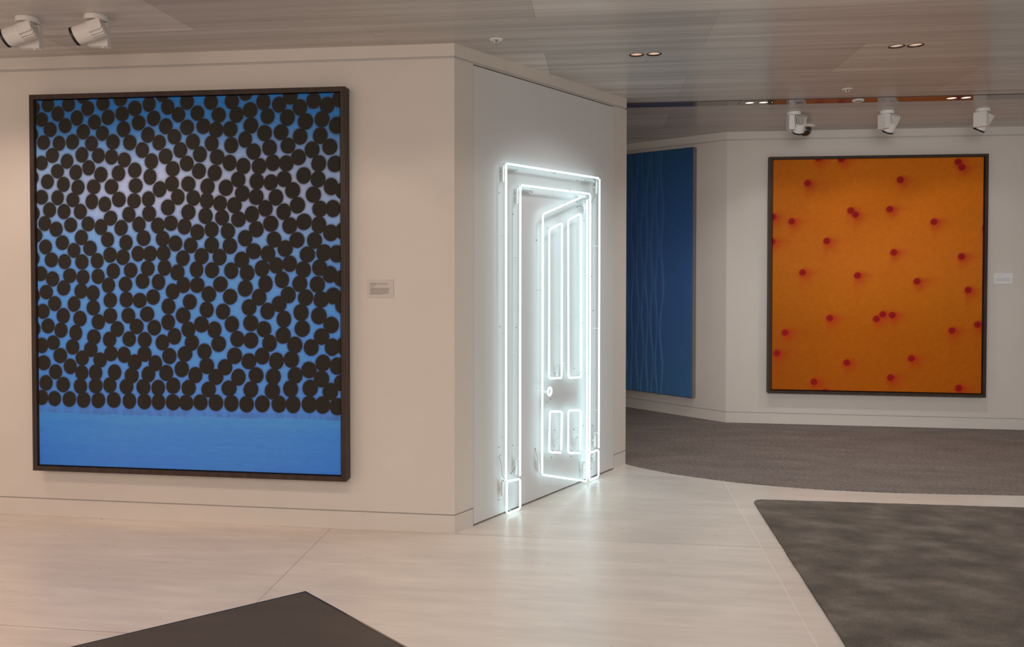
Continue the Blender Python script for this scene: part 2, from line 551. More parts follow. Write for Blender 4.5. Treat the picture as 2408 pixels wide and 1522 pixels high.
def canvas(name, x0, x1, z0, z1, y, depth, nx, nz, colour, mat, parent, off, relief=None):
    """a stretched canvas: a fine grid in front that carries the paint, closed by its sides and back"""
    xs, zs = np.linspace(x0, x1, nx), np.linspace(z0, z1, nz)
    X, Z = np.meshgrid(xs, zs)
    Y = np.full_like(X, y)
    if relief is not None:
        Y = Y - relief(X, Z)
    co = np.stack([X, Y, Z], -1).reshape(-1, 3)
    i = np.arange((nz - 1) * (nx - 1)); r, c = i // (nx - 1), i % (nx - 1)
    a = r * nx + c
    quads = np.stack([a, a + 1, a + nx + 1, a + nx], -1)
    n = len(co)
    ring = list(range(nx)) + [k * nx + nx - 1 for k in range(1, nz)] + [(nz - 1) * nx + k for k in range(nx - 2, -1, -1)] + [k * nx for k in range(nz - 2, 0, -1)]
    rb = co[ring].copy(); rb[:, 1] = y + depth
    co = np.vstack([co, rb])
    m_ = len(ring); ring = np.array(ring); k = np.arange(m_); kn = (k + 1) % m_
    side = np.stack([ring[kn], ring[k], n + k, n + kn], -1)
    faces = np.vstack([quads, side])
    co = co - np.array(off)
    me = bpy.data.meshes.new(name)
    me.vertices.add(len(co)); me.vertices.foreach_set('co', co.astype(np.float32).ravel())
    me.loops.add(faces.size); me.loops.foreach_set('vertex_index', faces.astype(np.int32).ravel())
    me.polygons.add(len(faces))
    me.polygons.foreach_set('loop_start', np.arange(0, faces.size, 4, dtype=np.int32))
    rgb = colour(X, Z).reshape(-1, 3)
    full = np.ones((len(co), 4), np.float32)
    full[:n, :3] = rgb; full[n:, :3] = rgb[ring]
    me.update(calc_edges=True); me.validate()
    at = me.color_attributes.new('paint', 'FLOAT_COLOR', 'POINT')
    at.data.foreach_set('color', full.ravel())
    me.materials.append(mat.m)
    o = bpy.data.objects.new(name, me); COL.objects.link(o)
    o.parent = parent
    return o


def gnoise(seed, X, Z, sx, sz):
    """smooth value noise over the canvas"""
    rs = np.random.RandomState(seed)
    G = rs.rand(128, 128)
    x, z = X * sx, Z * sz
    xi, zi = np.floor(x).astype(int), np.floor(z).astype(int)
    fx, fz = x - xi, z - zi
    fx, fz = fx * fx * (3 - 2 * fx), fz * fz * (3 - 2 * fz)
    g_ = lambda a, b: G[a % 128, b % 128]
    return ((g_(zi, xi) * (1 - fx) + g_(zi, xi + 1) * fx) * (1 - fz) + (g_(zi + 1, xi) * (1 - fx) + g_(zi + 1, xi + 1) * fx) * fz)


def box_frame(name, fr, x0, x1, z0, z1, y0, y1, w, label, liner_w=0.012):
    """four mitred mouldings, a black liner and their Empty at the bottom middle"""
    off = ((x0 + x1) / 2, 0, z0)
    t = thing(name, fr, off, label, 'painting')
    bm = B()
    oc = [(x0, z0), (x1, z0), (x1, z1), (x0, z1)]
    ic = [(x0 + w, z0 + w), (x1 - w, z0 + w), (x1 - w, z1 - w), (x0 + w, z1 - w)]
    for k in range(4):
        k2 = (k + 1) % 4
        ring = [oc[k], oc[k2], ic[k2], ic[k]]
        f = [bm.verts.new((x, y0, z)) for x, z in ring]
        b = [bm.verts.new((x, y1, z)) for x, z in ring]
        bm.faces.new(f); bm.faces.new(b[::-1])
        for i in range(4):
            bm.faces.new((f[i], f[(i + 1) % 4], b[(i + 1) % 4], b[i]))
    finish('frame', bm, M['frame'], t, off=off)
    finish('liner', box(B(), x0 + w * 0.8, x1 - w * 0.8, y1 - 0.022, y1 - 0.008, z0 + w * 0.8, z1 - w * 0.8), M['liner'], t, off=off)
    return t, off


def srgb(c):
    c = np.asarray(c, float) / 255
    return np.where(c <= 0.04045, c / 12.92, ((c + 0.055) / 1.055) ** 2.4)


LIT_L = np.array([0.57, 0.46, 0.41])       # how bright the paint reads under the gallery light


def grad(t, stops, lit):
    ts = [s[0] for s in stops]
    cs = np.array([srgb(s[1]) / lit for s in stops])
    return np.stack([np.interp(t, ts, cs[:, k]) for k in range(3)], -1)


DOTS = """-2589,2522 -2494,2540 -2358,2537 -2265,2585 -2233,2511 -2134,2539 -2021,2563 -2011,2474 -1929,2504 -1838,2528 -1755,2586 -1720,2509 -1598,2536 -1533,2468 -2429,2483 -2304,2455 -2537,2451 -2382,2411 -2190,2428 -2102,2455 -1906,2418 -1809,2443 -1652,2461 -1733,2394 -1599,2385 -2481,2389 -2601,2359 -2264,2372 -2140,2360 -2003,2382 -1847,2345 -1679,2331 -1563,2300 -2525,2311 -2423,2305 -2335,2312 -2211,2300 -2072,2307 -1963,2301 -1776,2298 -1642,2251 -2468,2232 -2274,2233 -2167,2226 -2082,2217 -2000,2198 -1884,2255 -1826,2187 -1736,2216 -1602,2171 -2540,2187 -2372,2195 -2231,2154 -1933,2135 -2038,2118 -1836,2095 -1691,2140 -2435,2136 -2315,2127 -2152,2112 -2502,2073 -2601,2099 -2397,2056 -2302,2037 -2199,2039 -2084,2038 -1928,2043 -1775,2020 -1697,2052 -1593,2049 -2542,1979 -2436,1975 -2336,1961 -2212,1950 -2128,1933 -2037,1961 -1939,1952 -1847,1962 -1660,1973 -1562,1966 -2597,1880 -2490,1901 -2395,1891 -2288,1890 -2092,1849 -1973,1870 -1843,1875 -1723,1911 -1594,1882 -2523,1819 -2448,1784 -2352,1809 -2238,1815 -2155,1796 -2024,1790 -1909,1810 -1788,1803 -1706,1817 -1619,1797 -2583,1747 -2283,1733 -2408,1702 -2112,1720 -1993,1701 -1880,1728 -1758,1724 -1678,1696 -1581,1684 -1448,2532 -1318,2533 -1233,2580 -1124,2525 -1027,2506 -959,2553 -901,2487 -817,2524 -736,2496 -662,2530 -1400,2454 -1289,2453 -1205,2478 -1098,2441 -977,2430 -867,2405 -767,2416 -679,2379 -1496,2390 -1417,2367 -1329,2369 -1201,2388 -1117,2342 -1016,2345 -900,2318 -778,2321 -1445,2287 -1323,2275 -1237,2307 -1185,2235 -1087,2256 -974,2266 -828,2240 -721,2255 -1519,2224 -1411,2206 -1334,2171 -1249,2151 -1151,2149 -1067,2168 -985,2163 -911,2198 -788,2159 -690,2156 -1526,2125 -1427,2113 -1281,2072 -1166,2060 -1080,2053 -999,2072 -879,2091 -793,2068 -714,2025 -644,2000 -1473,2033 -1358,2024 -1256,1990 -1171,1969 -1049,1965 -947,2005 -821,1979 -1478,1949 -1395,1933 -1306,1921 -1114,1901 -1002,1881 -918,1918 -782,1896 -703,1897 -1486,1859 -1383,1849 -1281,1838 -1198,1867 -1082,1811 -965,1799 -879,1821 -789,1803 -717,1756 -1538,1763 -1449,1778 -1347,1768 -1171,1779 -1240,1726 -1062,1718 -922,1715 -815,1712 -645,1767 -1449,1686 -1335,1681 -1188,1650 -1100,1634 -994,1665 -859,1630 -759,1640 -682,1634 -2603,1607 -2519,1676 -2332,1655 -2227,1668 -2097,1628 -2014,1614 -1916,1635 -1840,1635 -1753,1638 -1631,1608 -2481,1597 -2394,1587 -2281,1585 -2181,1592 -2553,1513 -2475,1481 -2361,1502 -2275,1492 -2176,1498 -2077,1530 -1965,1535 -1855,1547 -1748,1551 -1666,1523 -2402,1427 -2517,1401 -2109,1444 -1999,1451 -1889,1470 -1787,1465 -1629,1448 -2602,1378 -2288,1409 -2210,1396 -2098,1354 -1697,1409 -2463,1331 -2335,1329 -1994,1359 -1908,1354 -1822,1375 -1589,1348 -2540,1283 -2209,1308 -2407,1257 -2297,1241 -2099,1260 -1982,1262 -1861,1272 -1724,1320 -1632,1266 -2508,1194 -2177,1222 -2423,1169 -2601,1176 -2054,1180 -1929,1197 -1816,1191 -1727,1225 -1599,1183 -2325,1154 -2207,1130 -2105,1116 -1978,1121 -1878,1117 -1688,1141 -1765,1103 -2550,1074 -2474,1092 -2347,1068 -2228,1055 -2097,1031 -2012,1025 -1880,1032 -1721,1022 -1622,1036 -2429,1014 -2285,1001 -2168,991 -1944,981 -1811,977 -1643,946 -2539,968 -2364,949 -2461,914 -2288,911 -2198,914 -2074,918 -1964,900 -1856,910 -1742,920 -2525,845 -2412,837 -2298,829 -2198,834 -2106,839 -1998,833 -1889,832 -1794,829 -1698,844 -1600,833 -2554,755 -2470,750 -2372,749 -2278,746 -2182,746 -2081,750 -1980,747 -1883,746 -1793,745 -1701,745 -1617,744 -1513,1620 -1400,1615 -1262,1598 -1137,1548 -1049,1566 -967,1576 -884,1542 -785,1553 -723,1514 -652,1491 -1545,1541 -1448,1537 -1328,1534 -1229,1522 -1116,1458 -1015,1482 -906,1459 -799,1455 -1542,1448 -1396,1454 -1241,1430 -1156,1378 -977,1393 -871,1378 -704,1389 -1469,1394 -1336,1380 -1033,1339 -777,1367 -646,1335 -1483,1302 -1381,1292 -1218,1318 -1104,1297 -899,1290 -791,1272 -717,1219 -1517,1214 -1208,1225 -1004,1250 -892,1196 -1435,1183 -1326,1217 -1127,1190 -1009,1155 -775,1151 -1578,1104 -1409,1099 -1292,1130 -1208,1123 -1093,1108 -938,1099 -838,1086 -711,1090 -643,1098 -1499,1053 -1310,1030 -1221,999 -1139,1031 -1051,1003 -959,1014 -767,996 -681,980 -1485,967 -1370,961 -852,954 -1557,911 -1428,902 -1287,903 -1177,917 -1071,910 -936,921 -777,903 -654,882 -1474,826 -1346,836 -1210,831 -1077,826 -965,841 -845,847 -723,830 -1526,748 -1429,748 -1332,747 -1237,744 -1140,748 -1037,749 -950,749 -851,752 -770,750 -682,743"""
DOTS = [tuple(int(v) / 1000 for v in s.split(',')) for s in DOTS.split()]


def dotted(X, Z):
    x0, x1, z0, z1 = X.min(), X.max(), Z.min(), Z.max()
    tz, tx = (Z - z0) / (z1 - z0), (X - x0) / (x1 - x0)
    tw = tz + 0.025 * (gnoise(1, X, Z, 2.3, 3.1) - 0.5) + 0.05 * (0.45 - np.abs(tx - 0.55)) * 0
    st = [(0, (58, 102, 172)), (0.10, (62, 108, 178)), (0.16, (68, 116, 188)), (0.35, (72, 122, 190)), (0.52, (80, 124, 184)),
          (0.62, (98, 132, 182)), (0.70, (132, 142, 178)), (0.78, (138, 142, 170)), (0.84, (112, 132, 168)), (0.90, (66, 112, 163)),
          (0.95, (36, 104, 164)), (1, (28, 96, 156))]
    C = grad(tw, st, LIT_L)
    pale = np.exp(-((tx - 0.62) / 0.30) ** 2 - ((tz - 0.76) / 0.10) ** 2)[..., None]
    C = C * (1 - 0.35 * pale) + (srgb((160, 154, 164)) / LIT_L) * 0.35 * pale
    edge = np.clip(np.abs(tx - 0.55) * 2 - 0.55, 0, 1)[..., None]
    C = C * (1 - edge * np.array([0.55, 0.22, 0.20]))
    C *= (0.95 + 0.10 * gnoise(2, X, Z, 3, 60))[..., None]
    dark = srgb((36, 30, 25)) / LIT_L
    dx, dz = xs_step(X), zs_step(Z)
    D = np.full(X.shape, 1.0)              # signed distance-like field to the nearest dot edge, in metres
    rs = np.random.RandomState(5)
    nx, nz = X.shape[1], X.shape[0]
    xs, zs = X[0], Z[:, 0]
    for (u, v) in DOTS:
        k = 0.995 + 0.085 * (u - x0) / (x1 - x0) + 0.055 * (1 - (v - z0) / (z1 - z0))
        ru, rv = 0.0432 * k * (0.985 + 0.05 * rs.rand()), 0.0462 * k * (0.985 + 0.05 * rs.rand())
        ph, el = rs.rand() * pi, 0.03 * rs.rand()
        i0, i1 = np.searchsorted(xs, [u - 0.085, u + 0.085]); j0, j1 = np.searchsorted(zs, [v - 0.085, v + 0.085])
        if i1 <= i0 or j1 <= j0: continue
        sx, sz = (X[j0:j1, i0:i1] - u) / ru, (Z[j0:j1, i0:i1] - v) / rv
        a = np.arctan2(sz, sx)
        d = (np.hypot(sx, sz) / (1 + el * np.cos(2 * a - ph)) - 1) * ru
        D[j0:j1, i0:i1] = np.minimum(D[j0:j1, i0:i1], d)
    core = np.clip(0.5 - D / 0.006, 0, 1)
    halo = np.exp(-np.clip(D, 0, 1) / 0.0075) * 0.60
    bottom = np.clip((0.715 - Z) / 0.05, 0, 1) * np.clip((Z - 0.60) / 0.06, 0, 1)
    drip = bottom * np.exp(-np.clip(D, 0, 1) / (0.014 + 0.034 * gnoise(7, X, Z, 60, 3))) * 0.9
    al = np.maximum(core, np.maximum(halo, drip))[..., None]
    halo_col = srgb((66, 57, 48)) / LIT_L
    C = C * (1 - al) + (dark * core[..., None] + halo_col * (1 - core[..., None])) * al
    return np.clip(C, 0.002, 0.93)


def xs_step(X): return X[0, 1] - X[0, 0]
def zs_step(Z): return Z[1, 0] - Z[0, 0]


t, off = box_frame('framed_painting', FL, -2.609, -0.626, 0.307, 2.600, -0.080, -0.004, 0.028,
                   'large painting of crowded black dots over blue, in a dark box frame', 0.012)
canvas('canvas', -2.573, -0.662, 0.342, 2.566, -0.068, 0.052, 720, 840, dotted, paint('dotted_blue_paint', 0.62), t, off)

LIT_O = np.array([0.53, 0.51, 0.50])
RED = [tuple(int(v) / 1000 for v in s.split(',')) for s in
       """739,2336 1580,2360 2091,2520 2125,2469 1135,2072 1179,2033 1488,2082 595,1971 1884,1961 421,2016 919,1783 1528,1674 2131,1635 414,1778
699,1482 1203,1455 1739,1401 2193,1322 952,1047 1377,1043 1434,1087 1520,1080 2279,999 2054,940 541,903 466,704 1696,672 1112,622 1510,486
812,433 2120,399 915,336 1046,2561 835,2576 2341,1901""".split()]


def orange(X, Z):
    x0, x1, z0, z1 = X.min(), X.max(), Z.min(), Z.max()
    tz, tx = (Z - z0) / (z1 - z0), (X - x0) / (x1 - x0)
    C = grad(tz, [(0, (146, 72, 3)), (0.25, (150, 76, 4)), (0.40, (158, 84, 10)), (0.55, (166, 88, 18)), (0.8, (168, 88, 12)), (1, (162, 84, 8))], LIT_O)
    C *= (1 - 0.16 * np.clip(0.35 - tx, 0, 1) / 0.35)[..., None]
    C *= (0.96 + 0.08 * gnoise(11, X, Z, 40, 40))[..., None]
    red = srgb((122, 13, 19)) / LIT_O
    sm_c = srgb((150, 24, 12)) / LIT_O
    r = 0.0315
    rs = np.random.RandomState(9)
    smear = np.zeros(X.shape); core = np.zeros(X.shape)
    for u, v in RED:
        px, pz = X - u, Z - v
        L1, L2 = 0.050 + 0.02 * rs.rand(), 0.050 + 0.03 * rs.rand()
        w = lambda q: np.exp(-(q / (r * 1.05)) ** 2)
        a = np.where(px > 0, np.exp(-np.clip(px - r * 0.7, 0, 9) / (L1 * 0.95)), 0) * w(pz) * 1.0
        b = np.where(pz < 0, np.exp(-np.clip(-pz - r * 0.6, 0, 9) / (L2 * 0.85)), 0) * w(px) * 0.85
        sg = lambda q: 1 / (1 + np.exp(-np.clip(q / 0.011, -30, 30)))
        c = sg(px + r * 0.2) * sg(r * 0.2 - pz) * np.exp(-(np.hypot(px, pz) / 0.080) ** 2) * 0.9
        smear = np.maximum(smear, np.maximum(np.maximum(a, b), c))
        core = np.maximum(core, np.clip(0.5 - (np.hypot(px, pz) - r) / 0.010, 0, 1))
    C = C * (1 - smear[..., None]) + sm_c * smear[..., None]
    C = C * (1 - 0.95 * core[..., None]) + red * 0.95 * core[..., None]
    return np.clip(C, 0.002, 0.93)


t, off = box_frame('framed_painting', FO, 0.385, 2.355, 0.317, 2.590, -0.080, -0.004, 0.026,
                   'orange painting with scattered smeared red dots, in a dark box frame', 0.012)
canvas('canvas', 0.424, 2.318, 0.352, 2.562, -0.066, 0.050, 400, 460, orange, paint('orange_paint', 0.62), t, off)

RIDGES = [-1.60, -1.53, -1.46, -1.39, -1.33, -1.27, -1.21, -1.15, -1.093, -1.031, -0.966, -0.906, -0.851, -0.792, -0.734, -0.676]


def ridge(X, Z):
    h = np.zeros(X.shape)
    for k, u in enumerate(RIDGES):
        ph = (0.4 if k % 2 else 3.5) + 0.25 * k
        c = u + 0.015 * np.sin(2 * pi * Z / 0.82 + ph) + 0.006 * np.sin(2 * pi * Z / 1.9 + k)
        d = X - c
        # a crest with a sharp side and a soft side, like a folded edge
        h = np.maximum(h, np.where(d < 0, np.exp(-(d / 0.040) ** 2), np.exp(-(d / 0.007) ** 2)))
    return h


LIT_B = np.array([0.24, 0.235, 0.23])


def ribbed(X, Z):
    tz = (Z - Z.min()) / (Z.max() - Z.min())
    C = grad(tz, [(0, (34, 60, 86)), (0.2, (33, 56, 86)), (0.45, (33, 56, 90)), (0.75, (25, 49, 80)), (1, (19, 43, 66))], LIT_B)
    h = ridge(X, Z)[..., None]
    C = C * (1 + 0.20 * h * np.array([0.9, 0.8, 0.7]))
    C *= (0.95 + 0.1 * gnoise(21, X, Z, 60, 60))[..., None]
    return np.clip(C, 0.003, 0.9)


off = (-1.4, 0, 0.213)
t = thing('canvas_painting', FB, off, 'tall dark blue canvas with wavy vertical ridges, partly hidden behind the angled wall', 'painting')
canvas('canvas', -2.50, -0.327, 0.213, 2.725, -0.070, 0.060, 860, 260, ribbed, paint('deep_blue_paint', 0.5), t, off, lambda X, Z: 0.013 * ridge(X, Z))
bm = B()
box(bm, -0.3265, -0.3235, -0.069, -0.004, 0.213, 2.725)
box(bm, -2.50, -0.3235, -0.069, -0.004, 2.7255, 2.7285)
finish('side_edge', bm, M['raw_edge'], t, off=off)['label'] = 'bare grey brown canvas edge'

# ---------------------------------------------------------------- wall texts
def card(fr, x0, x1, z0, z1, lines, label, cm, im):
    off = ((x0 + x1) / 2, 0, z0)
    t = thing('wall_label', fr, off, label, 'label')
    finish('card', box(B(), x0, x1, -0.006, 0.0, z0, z1, 0.0012), cm, t, off=off)
    bm = B()
    rs = random.Random(4)
    for (a, b, z, h) in lines:
        x = x0 + a
        while x < x0 + b - 0.003:
            w = min(rs.uniform(0.003, 0.010), x0 + b - x)
            box(bm, x, x + w, -0.0064, -0.0058, z1 - z - h, z1 - z)
            x += w + 0.0016
    finish('printed_text', bm, im, t, off=off)['label'] = 'tiny printed lines'


ls = [(0.017, 0.060, 0.020, 0.0032), (0.066, 0.125, 0.0205, 0.0020), (0.017, 0.128, 0.0270, 0.0020), (0.017, 0.056, 0.0345, 0.0022), (0.017, 0.040, 0.0395, 0.0018)]
ls += [(0.018, 0.136 - 0.01 * (k % 3 == 0) - (0.04 if k == 8 else 0), 0.0475 + 0.0046 * k, 0.0021) for k in range(9)]
card(FL, -0.520, -0.361, 1.379, 1.483, ls, 'small printed card beside the blue dotted painting', M['card_warm'], M['ink'])
ls = [(0.020, 0.075, 0.013, 0.003), (0.020, 0.145, 0.019, 0.002), (0.020, 0.055, 0.027, 0.002)]
ls += [(0.020, 0.148 - 0.008 * (k % 3 == 0), 0.041 + 0.0047 * k, 0.002) for k in range(8)]
card(FO, 2.449, 2.612, 1.379, 1.477, ls, 'small printed white card beside the orange painting', M['card'], M['ink_pale'])

# ---------------------------------------------------------------- the neon door
OFF = 0.045
off = (0.94, 0, 0.012)
nt = thing('neon_sculpture', FN, off, 'glowing white neon outline of a half open panelled door on the angled wall', 'sculpture')
TR = 0.0062


def neon(pts, ends=True, closed=False, rr=0.022, y=-OFF):
    p = [Vector((x, y, z)) for x, z in pts]
    path = fillet(p, rr, closed=closed)
    finish('neon_tube', tube(B(), path, TR, 12, closed), M['neon'], nt, off=off, smooth=True)


TUBES = [
    [(0.412, 2.190), (0.414, 0.226)],                                   # outer frame
    [(0.421, 2.195), (1.452, 2.193)],
    [(1.468, 2.187), (1.467, 0.226)],
    [(0.552, 2.064), (0.551, 0.226)],                                   # inner frame
    [(0.568, 2.073), (1.336, 2.071)],
    [(1.347, 2.064), (1.347, 0.224)],
    [(1.270, 2.052), (0.787, 1.900), (0.784, 0.191)],                   # the leaf standing open
    [(0.792, 0.178), (1.313, 0.015), (1.310, 2.022)],
    [(0.998, 0.796), (0.858, 0.809), (0.858, 1.802), (1.002, 1.851), (1.002, 0.806)],
    [(1.234, 0.800), (1.234, 0.771), (1.083, 0.786), (1.075, 1.873), (1.226, 1.927), (1.234, 0.812)],
    [(0.996, 0.284), (0.860, 0.316), (0.869, 0.587), (1.006, 0.565), (0.998, 0.302)],
    [(1.224, 0.236), (1.080, 0.266), (1.082, 0.560), (1.234, 0.539), (1.226, 0.256)]]
for p in TUBES:
    neon(p)
neon([(0.420, 0.220), (0.553, 0.206), (0.554, 0.016), (0.420, 0.016)], closed=True)     # plinth blocks of the frame
neon([(1.342, 0.212), (1.466, 0.212), (1.466, 0.016), (1.343, 0.016)], closed=True)
# the door knob: a small ring standing off the wall
ring = [Vector((0.853 + 0.024 * cos(a), -0.055 + 0.004 * cos(a), 0.724 + 0.026 * sin(a))) for a in [2 * pi * k / 28 for k in range(28)]]
finish('neon_knob', tube(B(), ring, 0.0062, 12, True), M['neon'], nt, off=off, smooth=True)
finish('knob_stem', cyl(B(), (0.838, -0.050, 0.722), (0.822, 0.0, 0.722), 0.010, 0.006), M['electrode'], nt, off=off, smooth=True)

EL = [((0.4125, 2.178), (0.4125, 2.086)), ((0.455, 2.172), (0.55, 2.172)), ((1.295, 2.168), (1.435, 2.167)), ((1.467, 2.172), (1.462, 2.085)),
      ((0.553, 2.052), (0.552, 1.960)), ((0.600, 2.052), (0.70, 2.050)), ((1.225, 2.052), (1.330, 2.050)), ((1.303, 2.005), (1.303, 1.932)),
      ((1.342, 2.018), (1.322, 1.963)), ((0.406, 0.212), (0.406, 0.132)), ((0.540, 0.323), (0.545, 0.236)), ((0.770, 0.273), (0.780, 0.201)),
      ((1.300, 0.140), (1.305, 0.040)), ((1.455, 0.320), (1.456, 0.238)), ((1.448, 0.192), (1.448, 0.130)), ((0.985, 0.870), (0.985, 0.812)),
      ((1.060, 0.872), (1.066, 0.800)), ((0.978, 0.378), (0.982, 0.312)), ((1.208, 0.336), (1.214, 0.262))]
for (a, b) in EL:
    p, q = Vector((a[0], -0.018, a[1])), Vector((b[0], -0.018, b[1]))
    bm = cyl(B(), p, q, 0.0085, seg=14)
    d = (q - p).normalized()
    cyl(bm, q, q + d * 0.006, 0.0085, 0.004, 14)
    tube(bm, fillet([p, p - d * 0.014, p - d * 0.014 + Vector((0, -0.022, 0))], 0.008), 0.005, 10)
    e = finish('electrode', bm, M['electrode'], nt, off=off, smooth=True)
    mid = (p + q) / 2
    finish('electrode_clip', box(B(), mid.x - 0.007, mid.x + 0.007, -0.012, 0.0, mid.z - 0.007, mid.z + 0.007, 0.002), M['electrode'], e, off=off)
# glass posts that hold the long tubes off the door
for x, z in [(0.412, 1.75), (0.413, 1.15), (0.414, 0.50), (0.552, 1.62), (0.551, 1.00), (0.551, 0.40), (1.468, 1.70), (1.467, 1.1), (1.467, 0.5),
             (1.347, 1.50), (1.347, 0.80), (0.784, 1.4), (0.784, 0.75), (1.311, 1.55), (1.311, 0.95), (0.858, 1.45), (1.002, 1.15), (1.077, 1.35),
             (1.230, 1.2), (0.866, 0.47), (1.230, 0.42), (0.95, 2.194), (0.95, 2.072), (1.05, 0.098), (0.486, 0.016), (1.405, 0.016)]:
    bm = cyl(B(), (x, 0.0, z), (x, -OFF + 0.004, z), 0.0024, 0.0020, 10)
    lathe_z = cyl(bm, (x, 0.0, z), (x, -0.004, z), 0.005, 0.004, 12)
    finish('tube_support', bm, M['electrode'], nt, off=off, smooth=True)
SCREWS = [(0.397, 2.015), (0.534, 1.89), (0.775, 1.729), (0.978, 2.188), (0.730, 2.043), (1.155, 2.088), (1.243, 2.010), (1.244, 1.975), (1.425, 2.020),
          (1.458, 2.021), (1.096, 1.995), (1.296, 1.865), (1.332, 1.882), (0.897, 1.815), (1.247, 2.160), (0.396, 0.432), (0.532, 0.417), (0.410, 0.378),
          (0.396, 0.102), (0.512, 0.242), (0.783, 0.232), (0.764, 0.352), (0.930, 0.817), (1.214, 0.833), (0.895, 0.640), (0.932, 0.655), (0.983, 0.434),
          (1.210, 0.400), (1.330, 0.407), (1.452, 0.386), (0.957, 0.300), (1.064, 0.301), (0.943, 0.258), (1.180, 0.255), (1.176, 0.215), (1.440, 0.072),
          (0.775, 1.731), (1.455, 1.23), (0.404, 1.184), (0.565, 1.167), (1.432, 1.48), (1.065, 1.133), (1.311, 1.146)]
for x, z in SCREWS:
    finish('wall_screw', cyl(B(), (x, 0.0, z), (x, -0.004, z), 0.0028, 0.0024, 10), M['screw'], nt, off=off)
# feed wires
for pts in ([(0.396, -0.002, 0.378), (0.392, -0.020, 0.34), (0.408, -0.012, 0.31), (0.405, -0.020, 0.255), (0.416, -0.034, 0.235)],
            [(1.244, -0.002, 1.975), (1.265, -0.012, 1.985), (1.29, -0.018, 1.975), (1.297, -0.018, 1.93)],
            [(1.425, -0.002, 2.020), (1.44, -0.012, 2.045), (1.455, -0.018, 2.085)],
            [(0.512, -0.002, 0.242), (0.525, -0.014, 0.262), (0.54, -0.018, 0.30)],
            [(1.440, -0.002, 0.395), (1.450, -0.014, 0.37), (1.455, -0.018, 0.33)],
            [(0.764, -0.002, 0.352), (0.768, -0.012, 0.31), (0.770, -0.018, 0.275)]):
    finish('wire', tube(B(), fillet(pts, 0.012, 4), 0.0016, 8), M['wire'], nt, off=off, smooth=True)

# ---------------------------------------------------------------- ceiling spotlights
def spotlight(x, y, yaw, tilt, label, group, aim=None, energy=0, color=NEUT):
    """base disc on the ceiling, upright driver box, tilting head with cooling fins; the head swings in the local xz plane"""
    t = thing('ceiling_spotlight', FL, (x, y, H), label, 'spotlight', group, rot=yaw - AL)
    finish('mounting_disc', lathe(B(), [(0, 0), (0.0545, 0), (0.0555, -0.002), (0.0555, -0.023), (0.053, -0.026), (0, -0.026)], 40), M['white'], t, smooth=True)
    bm = box(B(), -0.046, 0.052, 0.004, 0.050, -0.150, -0.029, 0.004)
    cyl(bm, (0.0, 0.015, -0.03), (0.0, 0.015, -0.015), 0.030, seg=20)
    dr = finish('driver_box', bm, M['white'], t)
    finish('lock_screw', lathe(B(), [(0, -0.156), (0.005, -0.155), (0.007, -0.150), (0.007, -0.145)], 14, (0.022, 0.027, 0)), M['white'], dr, smooth=True)
    ax = Vector((cos(tilt), 0, -sin(tilt)))
    sd = Vector((sin(tilt), 0, cos(tilt)))
    c = Vector((0.0, -0.050, -0.088))
    R = 0.046
    S = lambda s: c + ax * s
    bm = B()
    cyl(bm, S(0.005), S(0.082), R, R * 0.985, 40)
    cyl(bm, S(-0.046), S(0.006), R * 0.60, seg=24)
    cyl(bm, (0, 0.006, c.z), (0, -0.01, c.z), 0.018, seg=20)
    hd = finish('lamp_head', bm, M['white'], t, smooth=True)
    fins = B()
    for k in range(-4, 5):
        yy = k * 0.0105
        hw = math.sqrt(R * R - yy * yy) if abs(yy) < R else 0.012
        pr = [(0.010, -hw), (0.010, hw), (-0.052, hw), (-0.060, hw - 0.010), (-0.060, -hw + 0.010), (-0.052, -hw)]
        th = 0.0022
        a = [fins.verts.new(c + ax * s + sd * w + Vector((0, yy - th, 0))) for s, w in pr]
        b = [fins.verts.new(c + ax * s + sd * w + Vector((0, yy + th, 0))) for s, w in pr]
        fins.faces.new(a); fins.faces.new(b[::-1])
        for i in range(len(pr)):
            j = (i + 1) % len(pr)
            fins.faces.new((a[i], a[j], b[j], b[i]))
    finish('cooling_fins', fins, M['white'], hd)
    finish('heat_core', cyl(B(), S(-0.046), S(0.008), R * 0.80, seg=24), M['black'], hd, smooth=True)['label'] = 'black core between the fins'
    bm = B()
    cyl(bm, S(0.081), S(0.094), R * 1.01, R * 1.01, 40, caps=False)
    cyl(bm, S(0.094), S(0.080), R * 0.90, R * 0.90, 40, caps=False)
    ra = [v for v in bm.verts]
    bmesh.ops.bridge_loops(bm, edges=[e for e in bm.edges if e.is_boundary and all(abs((v.co - S(0.094)).dot(ax)) < 1e-4 for v in e.verts)])
    finish('front_ring', bm, M['black'], hd, smooth=True)['label'] = 'black front ring'
    finish('lens', cyl(B(), S(0.083), S(0.084), R * 0.90, seg=32), M['lens'], hd)
    if energy:
        mw = FL @ Matrix.Translation((x, y, H)) @ Matrix.Rotation(yaw - AL, 4, 'Z')
        p = mw @ (c + ax * 0.105)
        q = Vector(aim) if aim is not None else mw @ (c + ax * 2)
        lo = lamp('spotlight_beam', 'SPOT', Matrix.Identity(4), p, q, energy, color, 0.03, 100, 0.5)
    return t


